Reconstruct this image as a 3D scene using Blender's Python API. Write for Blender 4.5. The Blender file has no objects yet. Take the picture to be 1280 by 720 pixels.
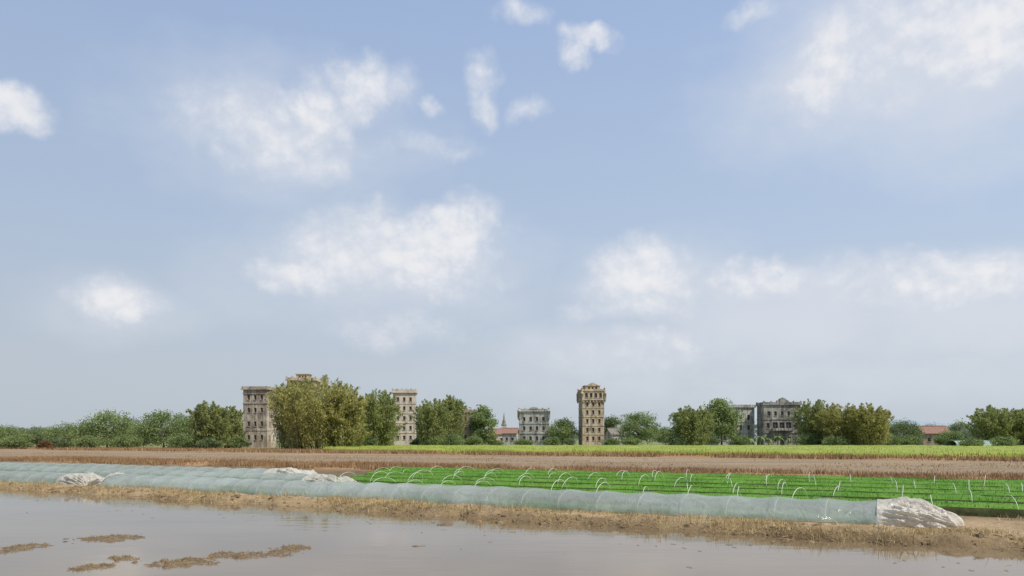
import bpy, math, random
import numpy as np
from mathutils import Vector
random.seed(7); rng=np.random.default_rng(7)
col=bpy.context.scene.collection
F=924.0; HY=548.0; CH=2.0
CA=math.cos(math.radians(27.2)); SA=math.sin(math.radians(27.2))
def XY(s,t): return (s*CA+t*SA, -s*SA+t*CA)
def s_at(px,t):
    k=(px-640)/F; Y=t/(CA+SA*k); return Y*(CA*k-SA)
def PX(px,Y): return (px-640)/F*Y
def HZ(py,Y): return (HY-py)/F*Y+CH
# ------------------------------------------------------------ helpers
def tag(o,label=None,cat=None,group=None,kind=None):
    if label:o['label']=label
    if cat:o['category']=cat
    if group:o['group']=group
    if kind:o['kind']=kind
    return o
def empty(name,loc,rz=0,label=None,cat=None,group=None):
    o=bpy.data.objects.new(name,None); col.objects.link(o); o.location=loc; o.rotation_euler=(0,0,rz)
    o.empty_display_size=.3
    return tag(o,label,cat,group)
def mkmesh(name,v,f,mat=None,smooth=False):
    me=bpy.data.meshes.new(name)
    if isinstance(f,np.ndarray):
        v=np.asarray(v,dtype=np.float32); n=f.shape[1]
        me.vertices.add(len(v)); me.vertices.foreach_set('co',v.ravel())
        me.loops.add(f.size); me.loops.foreach_set('vertex_index',f.ravel().astype(np.int32))
        me.polygons.add(len(f)); me.polygons.foreach_set('loop_start',np.arange(0,f.size,n,dtype=np.int32))
        me.update(calc_edges=True)
    else:
        me.from_pydata([tuple(p) for p in v],[],f); me.update()
    if smooth: me.polygons.foreach_set('use_smooth',[True]*len(me.polygons))
    if mat: me.materials.append(mat)
    return me
def obj(name,me,parent=None,loc=None,rz=0):
    o=bpy.data.objects.new(name,me); col.objects.link(o)
    if parent:o.parent=parent
    if loc is not None:o.location=loc
    o.rotation_euler=(0,0,rz)
    return o
class MB:
    def __init__(s): s.v=[]; s.f=[]
    def quad(s,a,b,c,d):
        n=len(s.v); s.v+=[a,b,c,d]; s.f.append((n,n+1,n+2,n+3))
    def poly(s,pts):
        n=len(s.v); s.v+=list(pts); s.f.append(tuple(range(n,n+len(pts))))
    def box(s,cx,cy,z0,w,d,h):
        n=len(s.v); x0,x1,y0,y1,z1=cx-w/2,cx+w/2,cy-d/2,cy+d/2,z0+h
        s.v+=[(x0,y0,z0),(x1,y0,z0),(x1,y1,z0),(x0,y1,z0),(x0,y0,z1),(x1,y0,z1),(x1,y1,z1),(x0,y1,z1)]
        for q in ((3,2,1,0),(4,5,6,7),(0,1,5,4),(1,2,6,5),(2,3,7,6),(3,0,4,7)): s.f.append(tuple(n+i for i in q))
    def tube(s,pts,rad,k=6,cap=True):
        n=len(s.v); m=len(pts)
        for i,p in enumerate(pts):
            p=Vector(p); a=Vector(pts[max(i-1,0)]); b=Vector(pts[min(i+1,m-1)]); t=(b-a).normalized()
            u=t.cross(Vector((0.13,0.99,0.05))); 
            if u.length<.1:u=t.cross(Vector((1,0,0)))
            u.normalize(); w=t.cross(u); r=rad[i] if hasattr(rad,'__len__') else rad
            for j in range(k):
                q=p+(u*math.cos(2*math.pi*j/k)+w*math.sin(2*math.pi*j/k))*r; s.v.append(tuple(q))
        for i in range(m-1):
            for j in range(k):
                a=n+i*k+j; b=n+i*k+(j+1)%k; s.f.append((a,b,b+k,a+k))
        if cap: s.f.append(tuple(n+j for j in range(k))[::-1]); s.f.append(tuple(n+(m-1)*k+j for j in range(k)))
    def lathe(s,cx,cy,prof,k=12):
        n=len(s.v)
        for r,z in prof:
            for j in range(k):
                a=2*math.pi*j/k; s.v.append((cx+r*math.cos(a),cy+r*math.sin(a),z))
        for i in range(len(prof)-1):
            for j in range(k):
                a=n+i*k+j; b=n+i*k+(j+1)%k; s.f.append((a,b,b+k,a+k))
    def prism(s,poly,y0,y1):
        n=len(s.v); m=len(poly)
        s.v+=[(x,y0,z) for x,z in poly]+[(x,y1,z) for x,z in poly]
        s.f.append(tuple(range(n,n+m))); s.f.append(tuple(range(n+m,n+2*m))[::-1])
        for i in range(m):
            j=(i+1)%m; s.f.append((n+i,n+m+i,n+m+j,n+j))
    def build(s,name,mat,parent=None,smooth=False): return obj(name,mkmesh(name,s.v,s.f,mat,smooth),parent)
def _h(ix,iy,seed):
    n=(ix.astype(np.int64)*374761393+iy.astype(np.int64)*668265263+seed*982451653)&0x7fffffff
    n=((n^(n>>13))*1274126177)&0x7fffffff
    return ((n^(n>>16))&0xffff)/65535.0
def vn(x,y,seed=0):
    x=np.asarray(x,float); y=np.asarray(y,float); ix=np.floor(x); iy=np.floor(y); fx=x-ix; fy=y-iy
    fx=fx*fx*(3-2*fx); fy=fy*fy*(3-2*fy); ix=ix.astype(int); iy=iy.astype(int)
    a=_h(ix,iy,seed);b=_h(ix+1,iy,seed);c=_h(ix,iy+1,seed);d=_h(ix+1,iy+1,seed)
    return (a*(1-fx)+b*fx)*(1-fy)+(c*(1-fx)+d*fx)*fy
def fbm(x,y,seed=0,o=4):
    r=0;a=.5;
    for i in range(o): r=r+a*vn(x*2**i,y*2**i,seed+i); a*=.5
    return r/(1-.5**o)
def gridfaces(nx,ny):
    i,j=np.meshgrid(np.arange(nx-1),np.arange(ny-1),indexing='ij'); a=(i*ny+j).ravel()
    return np.stack([a,a+ny,a+ny+1,a+1],1)
# ------------------------------------------------------------ materials
def newmat(name):
    m=bpy.data.materials.new(name); m.use_nodes=True; nt=m.node_tree; nt.nodes.clear()
    out=nt.nodes.new('ShaderNodeOutputMaterial'); return m,nt,out
class NB:
    def __init__(s,nt): s.nt=nt
    def n(s,t,**k):
        o=s.nt.nodes.new(t)
        for a,b in k.items(): setattr(o,a,b)
        return o
    def l(s,a,b): s.nt.links.new(a,b)
    def math(s,op,a,b=None,c=None,clamp=False):
        o=s.n('ShaderNodeMath',operation=op,use_clamp=clamp)
        for i,v in enumerate((a,b,c)):
            if v is None: continue
            if isinstance(v,(int,float)): o.inputs[i].default_value=v
            else: s.l(v,o.inputs[i])
        return o.outputs[0]
    def vm(s,op,a,b=None,out=0):
        o=s.n('ShaderNodeVectorMath',operation=op)
        for i,v in enumerate((a,b)):
            if v is None: continue
            if isinstance(v,(tuple,list)): o.inputs[i].default_value=v
            else: s.l(v,o.inputs[i])
        return o.outputs[out]
    def noise(s,vec,scale,detail=4,rough=.55,dist=0):
        o=s.n('ShaderNodeTexNoise'); o.inputs['Scale'].default_value=scale; o.inputs['Detail'].default_value=detail
        o.inputs['Roughness'].default_value=rough; o.inputs['Distortion'].default_value=dist
        if vec is not None: s.l(vec,o.inputs['Vector'])
        return o
    def ramp(s,fac,stops,interp='LINEAR'):
        o=s.n('ShaderNodeValToRGB'); cr=o.color_ramp; cr.interpolation=interp
        while len(cr.elements)<len(stops): cr.elements.new(.5)
        for e,(p,c) in zip(cr.elements,sorted(stops,key=lambda q:q[0])):
            e.position=p; e.color=(c,c,c,1) if isinstance(c,(int,float)) else (*c,1)
        s.l(fac,o.inputs[0]); return o.outputs[0]
    def mix(s,fac,a,b,bt='MIX'):
        o=s.n('ShaderNodeMix',data_type='RGBA',blend_type=bt)
        for sock,v in ((o.inputs[0],fac),(o.inputs[6],a),(o.inputs[7],b)):
            if isinstance(v,(int,float)): sock.default_value=v
            elif isinstance(v,tuple): sock.default_value=(*v,1)
            else: s.l(v,sock)
        return o.outputs[2]
    def mr(s,v,a,b,c,d,smooth=False):
        o=s.n('ShaderNodeMapRange'); 
        if smooth:o.interpolation_type='SMOOTHSTEP'
        s.l(v,o.inputs[0])
        for i,x in enumerate((a,b,c,d)): o.inputs[i+1].default_value=x
        return o.outputs[0]
    def bump(s,h,strength=.3,dist=.1):
        o=s.n('ShaderNodeBump'); o.inputs['Strength'].default_value=strength; o.inputs['Distance'].default_value=dist
        s.l(h,o.inputs['Height']); return o.outputs[0]
    def bsdf(s,colr,rough=.8,spec=.3,normal=None):
        o=s.n('ShaderNodeBsdfPrincipled')
        if isinstance(colr,tuple): o.inputs['Base Color'].default_value=(*colr,1)
        else: s.l(colr,o.inputs['Base Color'])
        if isinstance(rough,(int,float)): o.inputs['Roughness'].default_value=rough
        else: s.l(rough,o.inputs['Roughness'])
        o.inputs['Specular IOR Level'].default_value=spec
        if normal is not None: s.l(normal,o.inputs['Normal'])
        return o
def foliage(name,dark,mid,light,transl=.45,scale=.35,dry=None):
    m,nt,out=newmat(name); b=NB(nt)
    g=b.n('ShaderNodeNewGeometry'); no=b.noise(g.outputs['Position'],scale,3,.6)
    isl=g.outputs['Random Per Island']
    v=b.math('ADD',b.math('MULTIPLY',no.outputs[0],.75),b.math('MULTIPLY',isl,.35))
    stops=[(.28,dark),(.52,mid),(.78,light)]
    if dry: stops.append((.93,dry))
    c=b.ramp(v,stops)
    d=b.bsdf(c,.6,.25); t=b.n('ShaderNodeBsdfTranslucent'); b.l(c,t.inputs[0])
    mx=b.n('ShaderNodeMixShader'); mx.inputs[0].default_value=transl
    b.l(d.outputs[0],mx.inputs[1]); b.l(t.outputs[0],mx.inputs[2]); b.l(mx.outputs[0],out.inputs[0]); return m
def plaster(name,base,dark,amount=.5,warm=None):
    m,nt,out=newmat(name); b=NB(nt)
    tc=b.n('ShaderNodeTexCoord'); o=tc.outputs['Object']
    big=b.noise(o,.45,5,.7); st=b.noise(b.vm('MULTIPLY',o,(2.4,2.4,.16)),1.2,4,.65); fine=b.noise(o,4,4,.7)
    f=b.math('ADD',b.math('MULTIPLY',big.outputs[0],.6),b.math('MULTIPLY',st.outputs[0],.55))
    f=b.mr(f,.72-amount*.35,.92-amount*.35,0,.92,True)
    c=b.mix(f,base,dark)
    if warm: c=b.mix(b.mr(b.noise(o,.6,3).outputs[0],.5,.7,0,.7),c,warm)
    c=b.mix(b.mr(fine.outputs[0],.35,.7,.0,.4),c,tuple(x*.4 for x in base))
    b.l(b.bsdf(c,.9,.2,b.bump(fine.outputs[0],.5,.05)).outputs[0],out.inputs[0]); return m
def simple(name,c,rough=.7,var=.35,scale=3,spec=.3,bump=.3):
    m,nt,out=newmat(name); b=NB(nt); tc=b.n('ShaderNodeTexCoord'); no=b.noise(tc.outputs['Object'],scale,5,.65)
    cc=b.mix(b.mr(no.outputs[0],.3,.7,0,1),tuple(x*(1-var) for x in c),tuple(min(1,x*(1+var)) for x in c))
    b.l(b.bsdf(cc,rough,spec,b.bump(no.outputs[0],bump,.05)).outputs[0],out.inputs[0]); return m
M={}
M['bamboo']=foliage('bamboo leaves',(.18,.19,.06),(.37,.365,.115),(.54,.50,.20))
M['bamboo2']=foliage('green bamboo leaves',(.15,.185,.07),(.285,.325,.115),(.44,.46,.18))
M['green']=foliage('broad leaves',(.12,.17,.075),(.225,.30,.11),(.36,.42,.17))
M['dark']=foliage('dark leaves',(.095,.135,.07),(.17,.225,.10),(.26,.32,.14))
M['back']=foliage('far tree leaves',(.17,.22,.16),(.24,.295,.20),(.31,.365,.24))  # paler, greyer leaf tones: aerial haze painted into the colour
M['rust']=foliage('reddish leaves',(.11,.07,.04),(.22,.13,.07),(.30,.19,.10))
M['banana']=foliage('banana leaves',(.10,.16,.06),(.20,.28,.09),(.31,.38,.15),.3,.8)
M['bark']=simple('bark',(.16,.135,.105),.9)
M['culm']=simple('bamboo stems',(.25,.24,.12),.6)
M['dry']=foliage('dry grass',(.22,.145,.07),(.44,.33,.165),(.62,.50,.28),.25,.9)
M['dryred']=foliage('reddish dry weeds',(.15,.085,.045),(.30,.18,.09),(.44,.31,.16),.2,.5)
M['seed']=foliage('seedling leaves',(.04,.135,.012),(.09,.24,.018),(.17,.35,.038),.3,.5)
M['crop']=foliage('yellow green crop',(.23,.30,.05),(.35,.42,.07),(.48,.53,.11),.3,.12)
M['soil']=simple('soil',(.21,.15,.09),.95,.45,5,.15,.8)
M['bedside']=simple('shaded bed soil',(.055,.06,.025),.95,.4,5,.1,.8)  # shade on the bed sides, put into a darker soil colour
M['mud']=simple('wet mud',(.16,.112,.062),.6,.5,7,.4,.9)
M['mudgrass']=foliage('wet stubble',(.16,.105,.05),(.30,.215,.105),(.43,.33,.17),.2,1.2)
M['white_hoop']=simple('hoop plastic',(.70,.71,.64),.5,.1)
M['glass']=simple('dark opening',(.05,.048,.045),.4,.5)
M['frame']=simple('weathered frame',(.22,.19,.16),.8)
M['p_tan']=plaster('tan plaster',(.60,.50,.37),(.20,.15,.105),.62,(.50,.35,.22))
M['p_ruin']=plaster('stained plaster',(.60,.53,.44),(.17,.135,.10),.74,(.42,.28,.19))
M['p_cream']=plaster('cream plaster',(.66,.57,.48),(.27,.215,.165),.52,(.58,.45,.35))
M['p_grey']=plaster('grey plaster',(.55,.53,.49),(.155,.145,.13),.66)
M['p_dark']=plaster('dark grey plaster',(.46,.44,.40),(.115,.105,.095),.76)
M['brick']=plaster('brown brick',(.44,.34,.25),(.18,.135,.105),.55)
M['roof_red']=simple('red roof tiles',(.26,.15,.115),.85,.4,4)
M['roof_grey']=simple('grey roof tiles',(.20,.18,.16),.85,.4,4)
M['net']=simple('pale shade net',(.28,.36,.30),.8,.3,2)
def film(name,c,a0,a1,crumple=.4,sc=3,rough=.14):
    m,nt,out=newmat(name); b=NB(nt); tc=b.n('ShaderNodeTexCoord'); o=tc.outputs['Object']
    no=b.noise(b.vm('MULTIPLY',o,(1,1,.6)),sc,6,.6,1.2); big=b.noise(b.vm('MULTIPLY',o,(.35,1,1)),.7,3,.5)
    cc=b.mix(b.mr(big.outputs[0],.35,.65,0,1),tuple(x*.86 for x in c),tuple(x*1.1 for x in c))
    d=b.bsdf(cc,rough,.8,b.bump(no.outputs[0],crumple,.12)); tl=b.n('ShaderNodeBsdfTranslucent'); b.l(cc,tl.inputs[0])
    m1=b.n('ShaderNodeMixShader'); m1.inputs[0].default_value=.35; b.l(d.outputs[0],m1.inputs[1]); b.l(tl.outputs[0],m1.inputs[2])
    tr=b.n('ShaderNodeBsdfTransparent'); m2=b.n('ShaderNodeMixShader')
    al=b.mr(b.math('ADD',b.math('MULTIPLY',no.outputs[0],.5),b.math('MULTIPLY',big.outputs[0],.5)),.36,.64,a0,a1)
    b.l(al,m2.inputs[0]); b.l(tr.outputs[0],m2.inputs[1]); b.l(m1.outputs[0],m2.inputs[2])
    b.l(m2.outputs[0],out.inputs[0]); return m
M['film']=film('plastic film',(.52,.565,.53),.50,.76,.5,2.8)
M['crumple']=film('crumpled plastic',(.78,.73,.64),.78,1.0,.8,4,.3)
def ground_mat():
    m,nt,out=newmat('ground'); b=NB(nt); g=b.n('ShaderNodeNewGeometry'); p=g.outputs['Position']
    t=b.vm('DOT_PRODUCT',p,(SA,CA,0),out=1)
    str_=b.noise(b.vm('MULTIPLY',p,(.12,.25,.5)),1,4,.6)
    te=b.math('ADD',t,b.math('MULTIPLY',b.math('SUBTRACT',str_.outputs[0],.5),b.mr(t,16,110,1.2,16)))
    f=b.math('DIVIDE',te,140)
    S=lambda v:v/140
    c=b.ramp(f,[(S(12),(.12,.08,.045)),(S(16.5),(.13,.09,.05)),(S(17.2),(.27,.195,.11)),(S(18.6),(.36,.265,.155)),(S(21),(.35,.25,.15)),(S(23),(.18,.13,.08)),(S(37),(.18,.13,.08)),
       (S(38.5),(.34,.21,.11)),(S(46),(.28,.175,.095)),(S(50),(.265,.195,.13)),(S(74),(.285,.215,.14)),(S(80),(.30,.175,.095)),(S(94),(.27,.165,.09)),(S(112),(.22,.20,.09)),(S(139),(.20,.225,.10))])
    n1=b.noise(p,1.6,7,.7); n2=b.noise(p,9,4,.7); n3=b.noise(b.vm('MULTIPLY',p,(.05,.2,1)),1,5,.6)
    v=b.math('ADD',b.math('ADD',b.math('MULTIPLY',n1.outputs[0],.7),b.math('MULTIPLY',n2.outputs[0],.5)),b.math('MULTIPLY',n3.outputs[0],.6))
    k=b.mr(v,.6,1.2,.45,1.55)
    cm=b.n('ShaderNodeCombineXYZ'); [b.l(k,cm.inputs[i]) for i in range(3)]
    c=b.mix(1.0,c,cm.outputs[0],'MULTIPLY')
    gr=b.noise(b.vm('MULTIPLY',p,(.3,.6,1)),1,5,.6)
    c=b.mix(b.math('MULTIPLY',b.mr(gr.outputs[0],.55,.68,0,.5),b.mr(t,15,17,0,1)),c,(.19,.18,.07))
    h=b.math('ADD',n1.outputs[0],b.math('MULTIPLY',n2.outputs[0],.5))
    b.l(b.bsdf(c,.95,.1,b.bump(h,.8,.12)).outputs[0],out.inputs[0]); return m
M['ground']=ground_mat()
def water_mat():
    m,nt,out=newmat('muddy water'); b=NB(nt); g=b.n('ShaderNodeNewGeometry'); p=g.outputs['Position']
    n1=b.noise(b.vm('MULTIPLY',p,(.5,1.6,1)),1.4,3,.5); n2=b.noise(b.vm('MULTIPLY',p,(.6,1.0,1)),.22,3,.5)
    n3=b.noise(b.vm('MULTIPLY',p,(1,2,1)),9,2,.5)
    c=b.mix(b.mr(n2.outputs[0],.35,.65,0,1),(.15,.108,.062),(.20,.15,.092))
    h=b.math('ADD',n1.outputs[0],b.math('MULTIPLY',n3.outputs[0],.04))
    o=b.bsdf(c,b.mr(n2.outputs[0],.35,.65,.03,.07),.42,b.bump(h,.08,.05)); o.inputs['IOR'].default_value=1.30
    b.l(o.outputs[0],out.inputs[0]); return m
M['water']=water_mat()
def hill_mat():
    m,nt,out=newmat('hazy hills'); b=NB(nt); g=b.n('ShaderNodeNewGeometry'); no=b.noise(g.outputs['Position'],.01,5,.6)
    c=b.mix(no.outputs[0],(.27,.33,.38),(.33,.39,.43)); b.l(b.bsdf(c,1,0).outputs[0],out.inputs[0]); return m  # distance haze is baked into this pale bluish base colour
M['hill']=hill_mat()
# ------------------------------------------------------------ ground, water
def shore(s): 
    s=np.clip(s,-70,40); return 16.05-(s-2)*.0415+(fbm(s*.35,s*0,3,4)-.5)*1.3+(fbm(s*2.2,s*0,5,3)-.5)*.5
def gz(s,t):
    sh=shore(s); k=np.clip((t-sh)/.9,0,1); k=k*k*(3-2*k)
    z=-.30+k*.30
    lump=(fbm(s*1.7,t*1.7,11,5)-.5)
    bankk=np.clip(1-np.abs(t-(sh+1.2))/1.4,0,1)
    z=z+k*(lump*.10)+bankk*(.05+lump*.22)
    z=np.where(t>50,z*.3,z)
    near=np.clip((5-t)/3,0,1); z=np.where(t<6,np.maximum(z,-.3+near*.8),z)
    return z
ts=np.concatenate([[-3000,-300,-40,-10],np.arange(0,15,1.),np.arange(15,22,.1),np.arange(22,46,.4),np.arange(46,110,2.),[115,125,140,180,250,400,800,1600,3500,7000]])
ss=np.concatenate([[-7000,-3000,-1200,-500,-250,-150,-110,-90],np.arange(-75,25,.16),[30,40,60,100,200,500,1200,3000,7000]])
S_,T_=np.meshgrid(ss,ts,indexing='ij'); Z_=gz(S_,T_); X_=S_*CA+T_*SA; Y_=-S_*SA+T_*CA
tag(obj('ground',mkmesh('ground',np.stack([X_.ravel(),Y_.ravel(),Z_.ravel()],1),gridfaces(len(ss),len(ts)),M['ground'],True)),kind='structure')
wv=[(*XY(a,b_),-.12) for a,b_ in ((-400,3),(400,3),(400,19),(-400,19))]
tag(obj('water',mkmesh('water',wv,[(0,1,2,3)],M['water'])),kind='structure')
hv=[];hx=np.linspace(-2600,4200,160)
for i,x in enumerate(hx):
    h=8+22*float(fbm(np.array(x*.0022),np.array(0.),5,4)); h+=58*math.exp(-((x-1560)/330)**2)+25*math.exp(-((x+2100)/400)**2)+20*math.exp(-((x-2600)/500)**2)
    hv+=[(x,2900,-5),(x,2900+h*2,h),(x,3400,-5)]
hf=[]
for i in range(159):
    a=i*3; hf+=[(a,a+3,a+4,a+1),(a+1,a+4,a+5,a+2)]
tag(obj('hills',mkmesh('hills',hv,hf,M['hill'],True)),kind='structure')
# ------------------------------------------------------------ blades
def blades(pts,h,w,lean=.35,r=rng):
    n=len(pts); a=r.uniform(0,2*np.pi,n); hh=h*r.uniform(.5,1.25,n); ww=w*r.uniform(.7,1.3,n)
    dx=np.cos(a)*ww/2; dy=np.sin(a)*ww/2; b=r.uniform(0,2*np.pi,n); ln=lean*hh*r.uniform(0,1,n)
    p=np.asarray(pts)
    v=np.empty((n,3,3)); v[:,0]=p+np.stack([dx,dy,0*dx],1); v[:,1]=p-np.stack([dx,dy,0*dx],1)
    v[:,2]=p+np.stack([np.cos(b)*ln,np.sin(b)*ln,hh],1)
    return v.reshape(-1,3),np.arange(3*n).reshape(-1,3)
def scatter(name,s0,s1,t0,t1,n,h,w,mat,thr=.45,nsc=.5,seed=1,lean=.5,tf=None):
    s=rng.uniform(s0,s1,n*3); t=rng.uniform(t0,t1,n*3)
    if tf is not None: t=tf(s)+t
    d=fbm(s*nsc,t*nsc*1.6,seed,3); keep=d+rng.uniform(-.08,.08,len(d))>thr; s=s[keep][:n]; t=t[keep][:n]
    z=gz(s,t)-.02; x=s*CA+t*SA; y=-s*SA+t*CA
    v,f=blades(np.stack([x,y,z],1),h,w,lean)
    return tag(obj(name,mkmesh(name,v,f,mat)),kind='stuff')
tag(scatter('dry_grass',-60,14,0.5,2.4,46000,.10,.022,M['dry'],.46,.7,21,1.8,tf=lambda s:shore(s)),'flattened tan dry grass along the muddy bank between the water and plastic tunnel','grass')
tag(scatter('grass_tuft',-60,14,.25,1.6,5000,.24,.016,M['dry'],.57,.9,77,.8,tf=lambda s:shore(s)),'taller dry tufts at the water line of the bank','grass')
tag(scatter('straw_litter',-60,14,20.6,22.2,9000,.12,.025,M['dry'],.45,.7,31,.9),'dry straw on the soil just behind the long plastic tunnel','grass')
tag(scatter('dry_weeds',-75,22,37.2,46,42000,.32,.05,M['dryred'],.46,.28,41,.7),'reddish brown dry weeds in the strip beyond the green seedling rows','weeds')
tag(scatter('field_stubble',-110,60,46,80,9000,.13,.07,M['dryred'],.52,.1,51,.7),'sparse brown stubble on the bare ploughed field','stubble')
tag(scatter('far_dry_weeds',-150,70,77,90,26000,.45,.12,M['dryred'],.42,.1,61,.7),'reddish dry weeds at the near edge of the yellow green field','weeds')
def lump_mesh(v,f,cx,cy,cz,rx,ry,rz,seed,nu=9,nv=5,amp=.35):
    n=len(v)
    for i in range(nv+1):
        th=math.pi/2*i/nv
        for j in range(nu):
            a=2*math.pi*j/nu; k=1+amp*(random.random()*2-1)
            v.append((cx+rx*k*math.cos(a)*math.cos(th),cy+ry*k*math.sin(a)*math.cos(th),cz+rz*math.sin(th)*(1+amp*.5*(random.random()*2-1))))
    for i in range(nv):
        for j in range(nu):
            a=n+i*nu+j;b=n+i*nu+(j+1)%nu; f.append((a,b,b+nu,a+nu))
v=[];f=[]
for i in range(2300):
    s=random.uniform(-50,10); off=abs(random.gauss(.1,.8))-.15; t=float(shore(np.array(s)))+off
    if t>18.7: t=random.choice([18.75,20.6,20.9,21.5])+random.uniform(0,.12)
    z=max(float(gz(np.array(s),np.array(t))),-.135); r=random.uniform(.02,.065)*(2 if random.random()<.04 else 1)
    x,y=XY(s,t); lump_mesh(v,f,x,y,z-.02,r*random.uniform(.8,1.6),r,r*.8,i,6,2)
tag(obj('soil_clods',mkmesh('soil_clods',v,f,M['soil'])),'small brown clods strewn over the muddy bank','soil',kind='stuff')
n=240; s=rng.uniform(-30,8,n); off=np.abs(rng.normal(0,1,n))*1.5; t=shore(s)-off-.1; g=rng.uniform(0,np.pi,n); L_=rng.uniform(.02,.07,n)
x=s*CA+t*SA; y=-s*SA+t*CA; dx=np.cos(g)*L_; dy=np.sin(g)*L_; wx=-np.sin(g)*.007; wy=np.cos(g)*.007; z0=np.full(n,-.116)
vv=np.stack([np.stack([x-dx-wx,y-dy-wy,z0],1),np.stack([x+dx-wx,y+dy-wy,z0],1),np.stack([x+dx+wx,y+dy+wy,z0+.006],1),np.stack([x-dx+wx,y-dy+wy,z0+.006],1)],1).reshape(-1,3)
tag(obj('floating_straw',mkmesh('floating_straw',vv,np.arange(4*n).reshape(-1,4),M['mudgrass'])),'small bits of straw floating on the muddy water near the bank','debris',kind='stuff')
def mud_clump(px,py,wpx,hpx,label,gr=1):
    Y=2.12*F/(py-HY); X=PX(px,Y); sc=Y/F; rx=wpx/2*sc; ry=hpx/2*sc*Y/2.12
    r=empty('mud_clump',(X,Y,-.12),0,label,'mud clump')
    nx=max(40,int(rx*90)); n=50; g=np.linspace(-1.35,1.35,nx); g2=np.linspace(-1.35,1.35,n); A,B=np.meshgrid(g,g2,indexing='ij')
    sd=int(px*7+py); d=1-(A**2+B**2)+(fbm(A*rx*5+9,B*ry*4+9,sd,4)-.5)*2.8
    z=np.clip(d,-.6,1)*.035+(fbm(A*rx*14,B*ry*12,sd+3,3)-.5)*.06-.018
    obj('mud',mkmesh('mud',np.stack([(A*rx).ravel(),(B*ry).ravel(),z.ravel()],1),gridfaces(nx,n),M['mud'],True),r)
    m=int(800*rx*gr); idx=rng.integers(0,nx*n,m*4); idx=idx[z.ravel()[idx]>.008][:m]
    if len(idx):
        p=np.stack([(A*rx).ravel()[idx],(B*ry).ravel()[idx],z.ravel()[idx]-.005],1)+rng.normal(0,.012,(len(idx),3))*[1,1,0]
        vv,ff=blades(p,.045,.011,1.3); o=obj('dry_stubble',mkmesh('dry_stubble',vv,ff,M['mudgrass']),r); o['kind']='stuff'
mud_clump(22,685,84,13,'mud clump with dry stubble in the water at the left picture edge')
mud_clump(130,673,84,12,'farthest mud clump with stubble, rising from water below the torn tunnel gap')
mud_clump(112,710,60,11,'small nearest mud clump low in the bottom left water')
mud_clump(224,704,112,13,'long flat mud clump in the water, second from the nearest')
mud_clump(158,698,46,7,'tiny mud clump left of the long flat one')
mud_clump(310,694,110,12,'widest mud clump with stubble, farthest right of the big ones')
mud_clump(358,686,62,8,'thin mud sliver just beyond the widest mud clump')
mud_clump(524,683,22,2.5,'faint dark sliver of mud alone in mid water',0)
mud_clump(558,656,26,4,'dark mud patch close to the bank in mid picture',0)
# ------------------------------------------------------------ beds and hoops
ordn=['nearest','second','third','fourth','fifth','farthest']
BT=[22.95,25.55,28.15,30.75,33.35,35.95]; BW=1.45
bed_left=[s_at(450,22.95),s_at(408,25.55),s_at(455,28.15),s_at(468,30.75),s_at(478,33.35),s_at(490,35.95)]
for k,t0 in enumerate(BT):
    s0=bed_left[k] if k>1 else -62; s1=17
    x,y=XY(s0,t0); rz=-math.radians(27.2)
    root=empty('seedling_row',(x,y,0),rz,'bright green seedling row, %s of six from the long plastic tunnel'%ordn[k],'crop row','parallel rows of green seedlings')
    L=s1-s0; nl=int(L/.25); prof=[(-1.12,-.08),(-1.05,.08),(-1.0,.22),(-.5,.225),(0,.23),(.5,.225),(1.0,.22),(1.05,.08),(1.12,-.08)]
    a=np.linspace(0,L,nl); A,B=np.meshgrid(a,np.array([q[0] for q in prof]),indexing='ij'); z=np.tile([q[1] for q in prof],(nl,1))+(fbm(A*3,B*3,k,3)-.5)*.03
    wv_=(fbm(a*.15,a*0,60+k,3)-.5)*.25
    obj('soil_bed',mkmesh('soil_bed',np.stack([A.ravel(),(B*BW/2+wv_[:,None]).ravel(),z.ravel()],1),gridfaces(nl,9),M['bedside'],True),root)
    nl=int(L/.12); nw=13; a=np.linspace(0,L,nl); b_=np.linspace(-1,1,nw); A,B=np.meshgrid(a,b_,indexing='ij')
    z=.27+(fbm(A*6,B*6,k+4,2)-.5)*.05+(fbm(A*.5,B*.4,k+24,3)-.5)*.05; z[:,0]=.22; z[:,-1]=.22
    edge=(BW/2)*(1.0-.08*fbm(A*.8,B*0,k+9,2)); wq=(fbm(a*.15,a*0,60+k,3)-.5)*.25
    obj('seedlings',mkmesh('seedlings',np.stack([A.ravel(),(B*edge+wq[:,None]).ravel(),z.ravel()],1),gridfaces(nl,nw),M['seed']),root)
    n=int(L*260); aa=rng.uniform(0,L,n); bb=rng.uniform(-1,1,n)
    p=np.stack([aa,bb*BW/2*.97+(fbm(aa*.15,aa*0,60+k,3)-.5)*.25,.24+0*aa],1); vv,ff=blades(p,.08,.022,.4)
    tag(obj('leaf_blades',mkmesh('leaf_blades',vv,ff,M['seed']),root),kind='stuff')
def arch_pts(w,h,n=15,pw=.75):
    P=[]
    for i in range(n):
        a=math.pi*i/(n-1); c=math.cos(a); P.append((0,-w*c,h*abs(math.sin(a))**pw-.03))
    return P
mb=MB(); mb.tube(arch_pts(.76,.58,15,.75),.0072,5); hoop_me=mkmesh('hoop',mb.v,mb.f,M['white_hoop'],True)
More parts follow.
